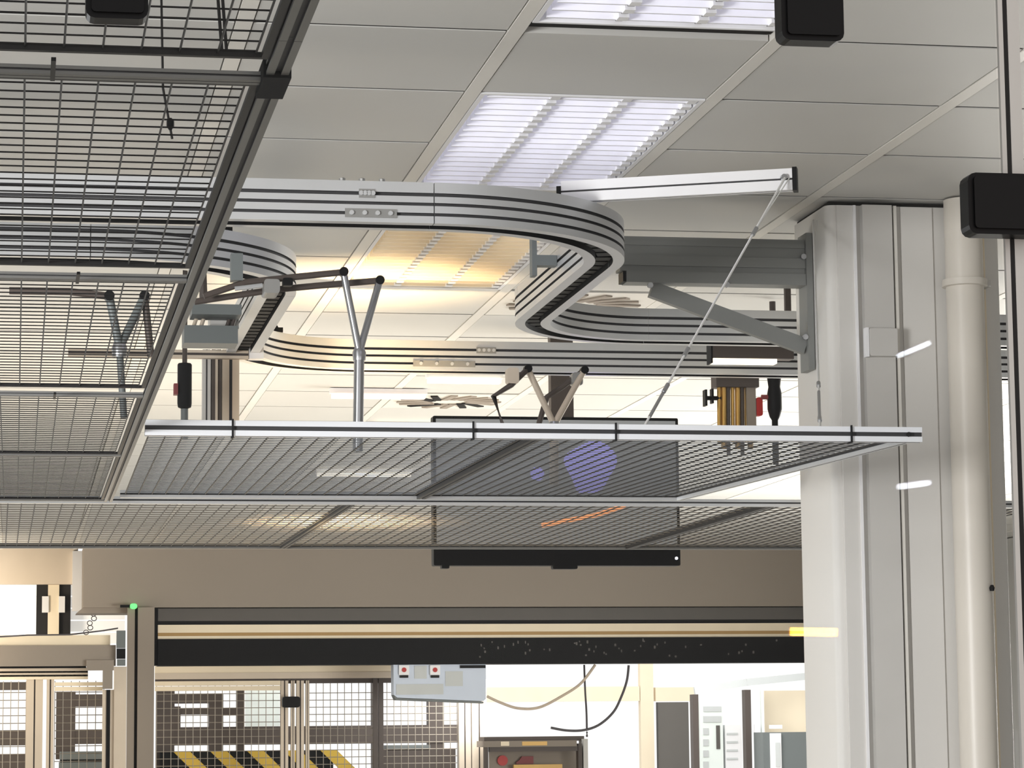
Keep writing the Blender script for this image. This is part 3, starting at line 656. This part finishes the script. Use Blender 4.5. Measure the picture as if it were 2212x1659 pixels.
bx(530, 1492, 604, 1572, 26.0, .02, M['sheet'], 'sheet', r)
r = thing('machine_cover', 'grey slatted block at the foot of the fence beneath the control box', 'machine', at(900, 1659, 25.1))
bx(820, 1618, 985, 1740, 24.8, .2, M['machine'], 'body', r); bx(835, 1610, 930, 1620, 24.8, .2, M['machinegrey'], 'lid', r)
m2 = frame('dark brown machine frame in the cell at the bottom left corner', 24.6, [(-60, 1578, 60, 1610), (-60, 1630, 60, 1700), (122, 1494, 162, 1640), (162, 1500, 222, 1526), (162, 1576, 222, 1607), (-60, 1474, 60, 1490)])
r = thing('grey_cabinet', 'blue-grey cabinet with a black slot at the bottom left', 'cabinet', at(175, 1659, 24.2))
bx(130, 1624, 222, 1640, 24.2, .3, M['machinegrey'], 'lid', r); bx(130, 1640, 222, 1647, 24.22, .28, M['black'], 'slot', r); bx(128, 1647, 222, 1760, 24.2, .3, M['machinegrey'], 'body', r)

# hanging control box with two red-handed buttons
Y = 23.55
r = thing('control_box', 'pale blue control box with two red-marked buttons hanging under the black shutter bar', 'control box', at(950, 1437, Y))
p, q = at(850, 1436, Y), at(1050, 1512, Y); p.z = at(1100, 1434, 23.5).z - .001
b = MB(); b.prism([(p.x, p.z), (p.x, q.z + .05), (p.x + .03, q.z + .025), (q.x - .02, q.z - .01), (q.x, q.z + .01), (q.x, p.z)], 'y', Y, Y + .16); b.build('enclosure', M['bluegrey'], r)
b = MB(); b.prism([(p.x, q.z + .047), (p.x + .03, q.z + .022), (q.x - .02, q.z - .013), (q.x - .02, q.z - .03), (p.x + .02, q.z + .005)], 'y', Y + .005, Y + .155); b.build('base_edge', M['machinegrey'], r)
for x in (873, 940):
    k = bx(x - 11, 1437, x + 11, 1458, Y - .02, .019, M['white'], 'button', r); c = at(x, 1447, Y - .022)
    MB().lathe((c.x, Y - .026, c.z), [(.02, 0), (.02, .005)], 16, 0, 'y').build('red_mark', M['red'], k)
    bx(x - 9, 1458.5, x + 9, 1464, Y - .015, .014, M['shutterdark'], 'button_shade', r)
bx(895, 1438, 922, 1466, Y - .004, .003, M['greypale'], 'label_plate', r); bx(856, 1478, 958, 1500, Y - .004, .003, M['greypale'], 'vent_strip', r); bx(962, 1450, 1000, 1482, Y - .004, .003, M['greypale'], 'label_plate', r)

bx(994, 1437, 1049, 1443, Y - .012, .011, M['black'], 'hanging_clip', r)
# cables hanging from the shutter bar
def cable(label, pts, Y, rad, m):
    P = [at(x, y, Y) for x, y in pts]; out = []
    for i in range(len(P) - 1):
        a_, b_, c_, d_ = P[max(i-1, 0)], P[i], P[i+1], P[min(i+2, len(P)-1)]
        for k in range(8):
            t_ = k / 8; out.append(.5 * ((2*b_) + (c_ - a_) * t_ + (2*a_ - 5*b_ + 4*c_ - d_) * t_**2 + (3*b_ - a_ - 3*c_ + d_) * t_**3))
    out.append(P[-1]); return tag(MB().tube(out, rad, 7).build('cable', M[m], None, True), label, 'cable', 'cables under the shutter bar')
cable('cream cable looping from the control box up to the shutter bar', [(1052, 1504), (1082, 1518), (1120, 1530), (1165, 1528), (1215, 1503), (1255, 1476), (1286, 1436)], 23.62, .012, 'cable')
cable('dark grey cable curving from the shutter bar down to the left', [(1358, 1437), (1354, 1470), (1342, 1505), (1325, 1538), (1295, 1565), (1262, 1577), (1225, 1578), (1190, 1572)], 23.62, .011, 'cableb')
cable('straight thin grey cable dropping from the shutter bar onto the red-marked machine', [(1262, 1436), (1264, 1490), (1267, 1540), (1268, 1592)], 23.66, .009, 'cableb')

# machine with red emergency marks
Y = 23.85
r = thing('test_stand', 'grey open-fronted test stand with a red disc and red block, right of the fence', 'machine', at(1150, 1659, Y))
bx(1046, 1601, 1246, 1612, Y, .4, M['lintel'], 'top_panel', r); bx(1046, 1592, 1262, 1600, Y + .1, .3, M['machine'], 'top_tray', r)
bx(1048, 1613, 1056, 1760, Y + .01, .1, M['machine'], 'left_leg', r); bx(1249, 1606, 1259, 1760, Y + .01, .1, M['machine'], 'right_leg', r); bx(1260, 1596, 1272, 1760, Y + .02, .2, M['trunk'], 'side_panel', r)
bx(1057, 1613, 1248, 1760, Y + .3, .04, M['lintel'], 'back_panel', r); bx(1057, 1613, 1248, 1622, Y + .02, .05, M['machine'], 'header', r)
c = at(1089, 1643, Y + .2); MB().lathe((c.x, Y + .27, c.z), [(.045, 0), (.045, .028)], 24, 0, 'y').build('red_disc', M['red'], r)
b = MB(); p, q = at(1115, 1634, Y + .27), at(1152, 1650, Y + .27); b.prism([(p.x, q.z), (q.x, q.z), (q.x, p.z), (p.x + .05, p.z), (p.x + .03, p.z - .03), (p.x, q.z + .015)], 'y', Y + .26, Y + .299); b.build('red_block', M['maroon'], r)
bx(1128, 1602, 1182, 1610, Y - .006, .005, M['label'], 'yellow_label', r); bx(1082, 1602, 1100, 1611, Y - .006, .005, M['cream'], 'pale_label', r)
bx(1110, 1652, 1216, 1760, Y + .2, .05, M['label'], 'shelf', r)

# window wall at the right back
YG = 29.5
b = MB()
for xa, ya, xb, yb_ in ((1382, 1420, 1416, 1760), (1040, 1485, 1382, 1514), (1416, 1485, 1500, 1514), (1024, 1420, 1046, 1760), (2150, 1420, 2162, 1760)):
    p, q = at(xa, ya, YG), at(xb, yb_, YG); b.box((p.x, YG, max(0, q.z)), (q.x, YG + .1, p.z))
struct(b.build('window_2', M['cream']))
r = thing('dark_board', 'dark grey upright board before the cream window mullion', 'board', at(1455, 1659, 28.5)); bx(1419, 1517, 1492, 1800, 28.5, .05, M['shuttergrey'], 'panel', r); bx(1419, 1517, 1424, 1800, 28.48, .02, M['shutterdark'], 'edge', r)
r = thing('white_cabinet', 'tall white cabinet with a column of grey buttons inside the glass booth', 'cabinet', at(1560, 1659, 27.6))
bx(1512, 1516, 1566, 1800, 27.6, .3, M['sheet'], 'body', r); bx(1566, 1566, 1607, 1800, 27.62, .3, M['white'], 'side_body', r)
for k in range(5): bx(1519, 1573 + 24 * k, 1531, 1587 + 24 * k, 27.59, .009, M['greypale'], 'button', r)
bx(1547, 1567, 1556, 1618, 27.59, .009, M['shuttergrey'], 'handle', r); bx(1519, 1526, 1558, 1537, 27.59, .009, M['greypale'], 'vent', r); bx(1519, 1547, 1558, 1560, 27.59, .009, M['greypale'], 'vent', r)
for k in range(4): bx(1570, 1583 + 18 * k, 1594, 1587 + 18 * k, 27.61, .009, M['greypale'], 'vent', r)
r = thing('glass_booth', 'glass booth with brown posts and a pale slanting top rail, left of the column', 'booth', at(1620, 1659, 27.0))
for xa, xb, yt in ((1496, 1514, 1500), (1609, 1628, 1490)): bx(xa, yt, xb, 1800, 27.0, .12, M['machine'], 'post', r)
p, q, s2 = at(1500, 1492, 27.06), at(1612, 1474, 27.06), at(1790, 1456, 27.06); MB().bar(p, q, .05, .07).build('top_rail', M['greypale'], r); MB().bar(q, s2, .05, .07).build('top_rail', M['greypale'], r)
bx(1644, 1490, 1652, 1800, 27.0, .05, M['sheet'], 'slim_frame', r); bx(1630, 1565, 1640, 1612, 26.97, .03, M['white'], 'door_handle', r)
bx(1652, 1492, 1790, 1582, 27.3, .04, M['cream'], 'back_board', r)
r = thing('grey_machine', 'grey-green machine with a white door and handle slot beside the column base', 'machine', at(1700, 1659, 26.6))
bx(1648, 1582, 1790, 1800, 26.6, .35, M['machinegrey'], 'body', r); bx(1664, 1584, 1692, 1800, 26.57, .028, M['white'], 'door', r); bx(1675, 1604, 1686, 1656, 26.56, .009, M['greypale'], 'handle_slot', r); bx(1667, 1566, 1690, 1574, 26.6, .1, M['white'], 'cap', r)

# ================================================================ glass front close to the camera
YGL = 2.0
p = at(2195, 800, YGL)
struct(MB().box((-1.2, YGL, 0), (p.x - .008, YGL + .006, H(1.2))).build('window_1', M['glass']))
struct(MB().box((p.x - .005, YGL + .001, 0), (p.x - .0012, YGL + .005, H(1.2))).build('trim_3', M['trunk']))
struct(MB().box((p.x - .001, YGL + .001, 0), (p.x + .0022, YGL + .005, H(1.2))).build('trim_4', M['shutterdark']))
struct(MB().box((p.x + .0025, YGL + .001, 0), (p.x + .012, YGL + .005, H(1.2))).build('trim_5', M['trunk']))
def clampfit(x0, y0, x1, y1, label):
    p, q = at(x0, y0, YGL - .02), at(x1, y1, YGL - .02); r = thing('glass_clamp', label, 'glass fitting', ((p.x + q.x) / 2, YGL - .02, (p.z + q.z) / 2), 'black glass clamps')
    MB().rbox((p.x, YGL - .02, q.z), (q.x, YGL - .001, p.z), .0065).build('clamp_body', M['black'], r)
    MB().rbox((p.x + .004, YGL - .023, q.z + .004), (q.x - .003, YGL - .0205, p.z - .003), .003).build('cover', M['black'], r)
clampfit(186, -60, 320, 42, 'black glass clamp at the top left, before the wire mesh')
clampfit(1686, -60, 1824, 90, 'black glass clamp at the top right, beside the ceiling light')
clampfit(2090, 372, 2260, 508, 'black glass clamp at the right edge, before the downpipe')

# small lamps in the viewing room, behind the camera: they show as reflections in the pane
def mirrored(px, py, Yv):
    p = at(px, py, Yv); return Vector((p.x, 2 * YGL - Yv, p.z))
M['amber'] = mat('amber_lamp', (255, 170, 60), .4, emit=(255, 150, 48), es=700); M['cool'] = mat('cool_lamp', (240, 244, 255), .4, emit=(236, 240, 250), es=120)
for nm, lab, a_, c_, rad, m in (('amber_lamp', 'small amber tube lamp whose orange reflection crosses the left edge of the column', (1712, 1364), (1808, 1366), .0085, 'amber'),
                        ('strip_lamp', 'cool strip lamp reflected as a slanting white streak beside the downpipe, upper one', (1942, 768), (2010, 740), .005, 'cool'),
                        ('strip_lamp', 'cool strip lamp reflected as a slanting white streak beside the downpipe, lower one', (1942, 1051), (2010, 1042), .006, 'cool')):
    t_ = MB().tube([mirrored(*a_, 5.2), mirrored(*c_, 5.2)], rad, 10).build(nm, M[m], None, True); tag(t_, lab, 'lamp', 'lamps reflected in the glass' if nm == 'strip_lamp' else None)
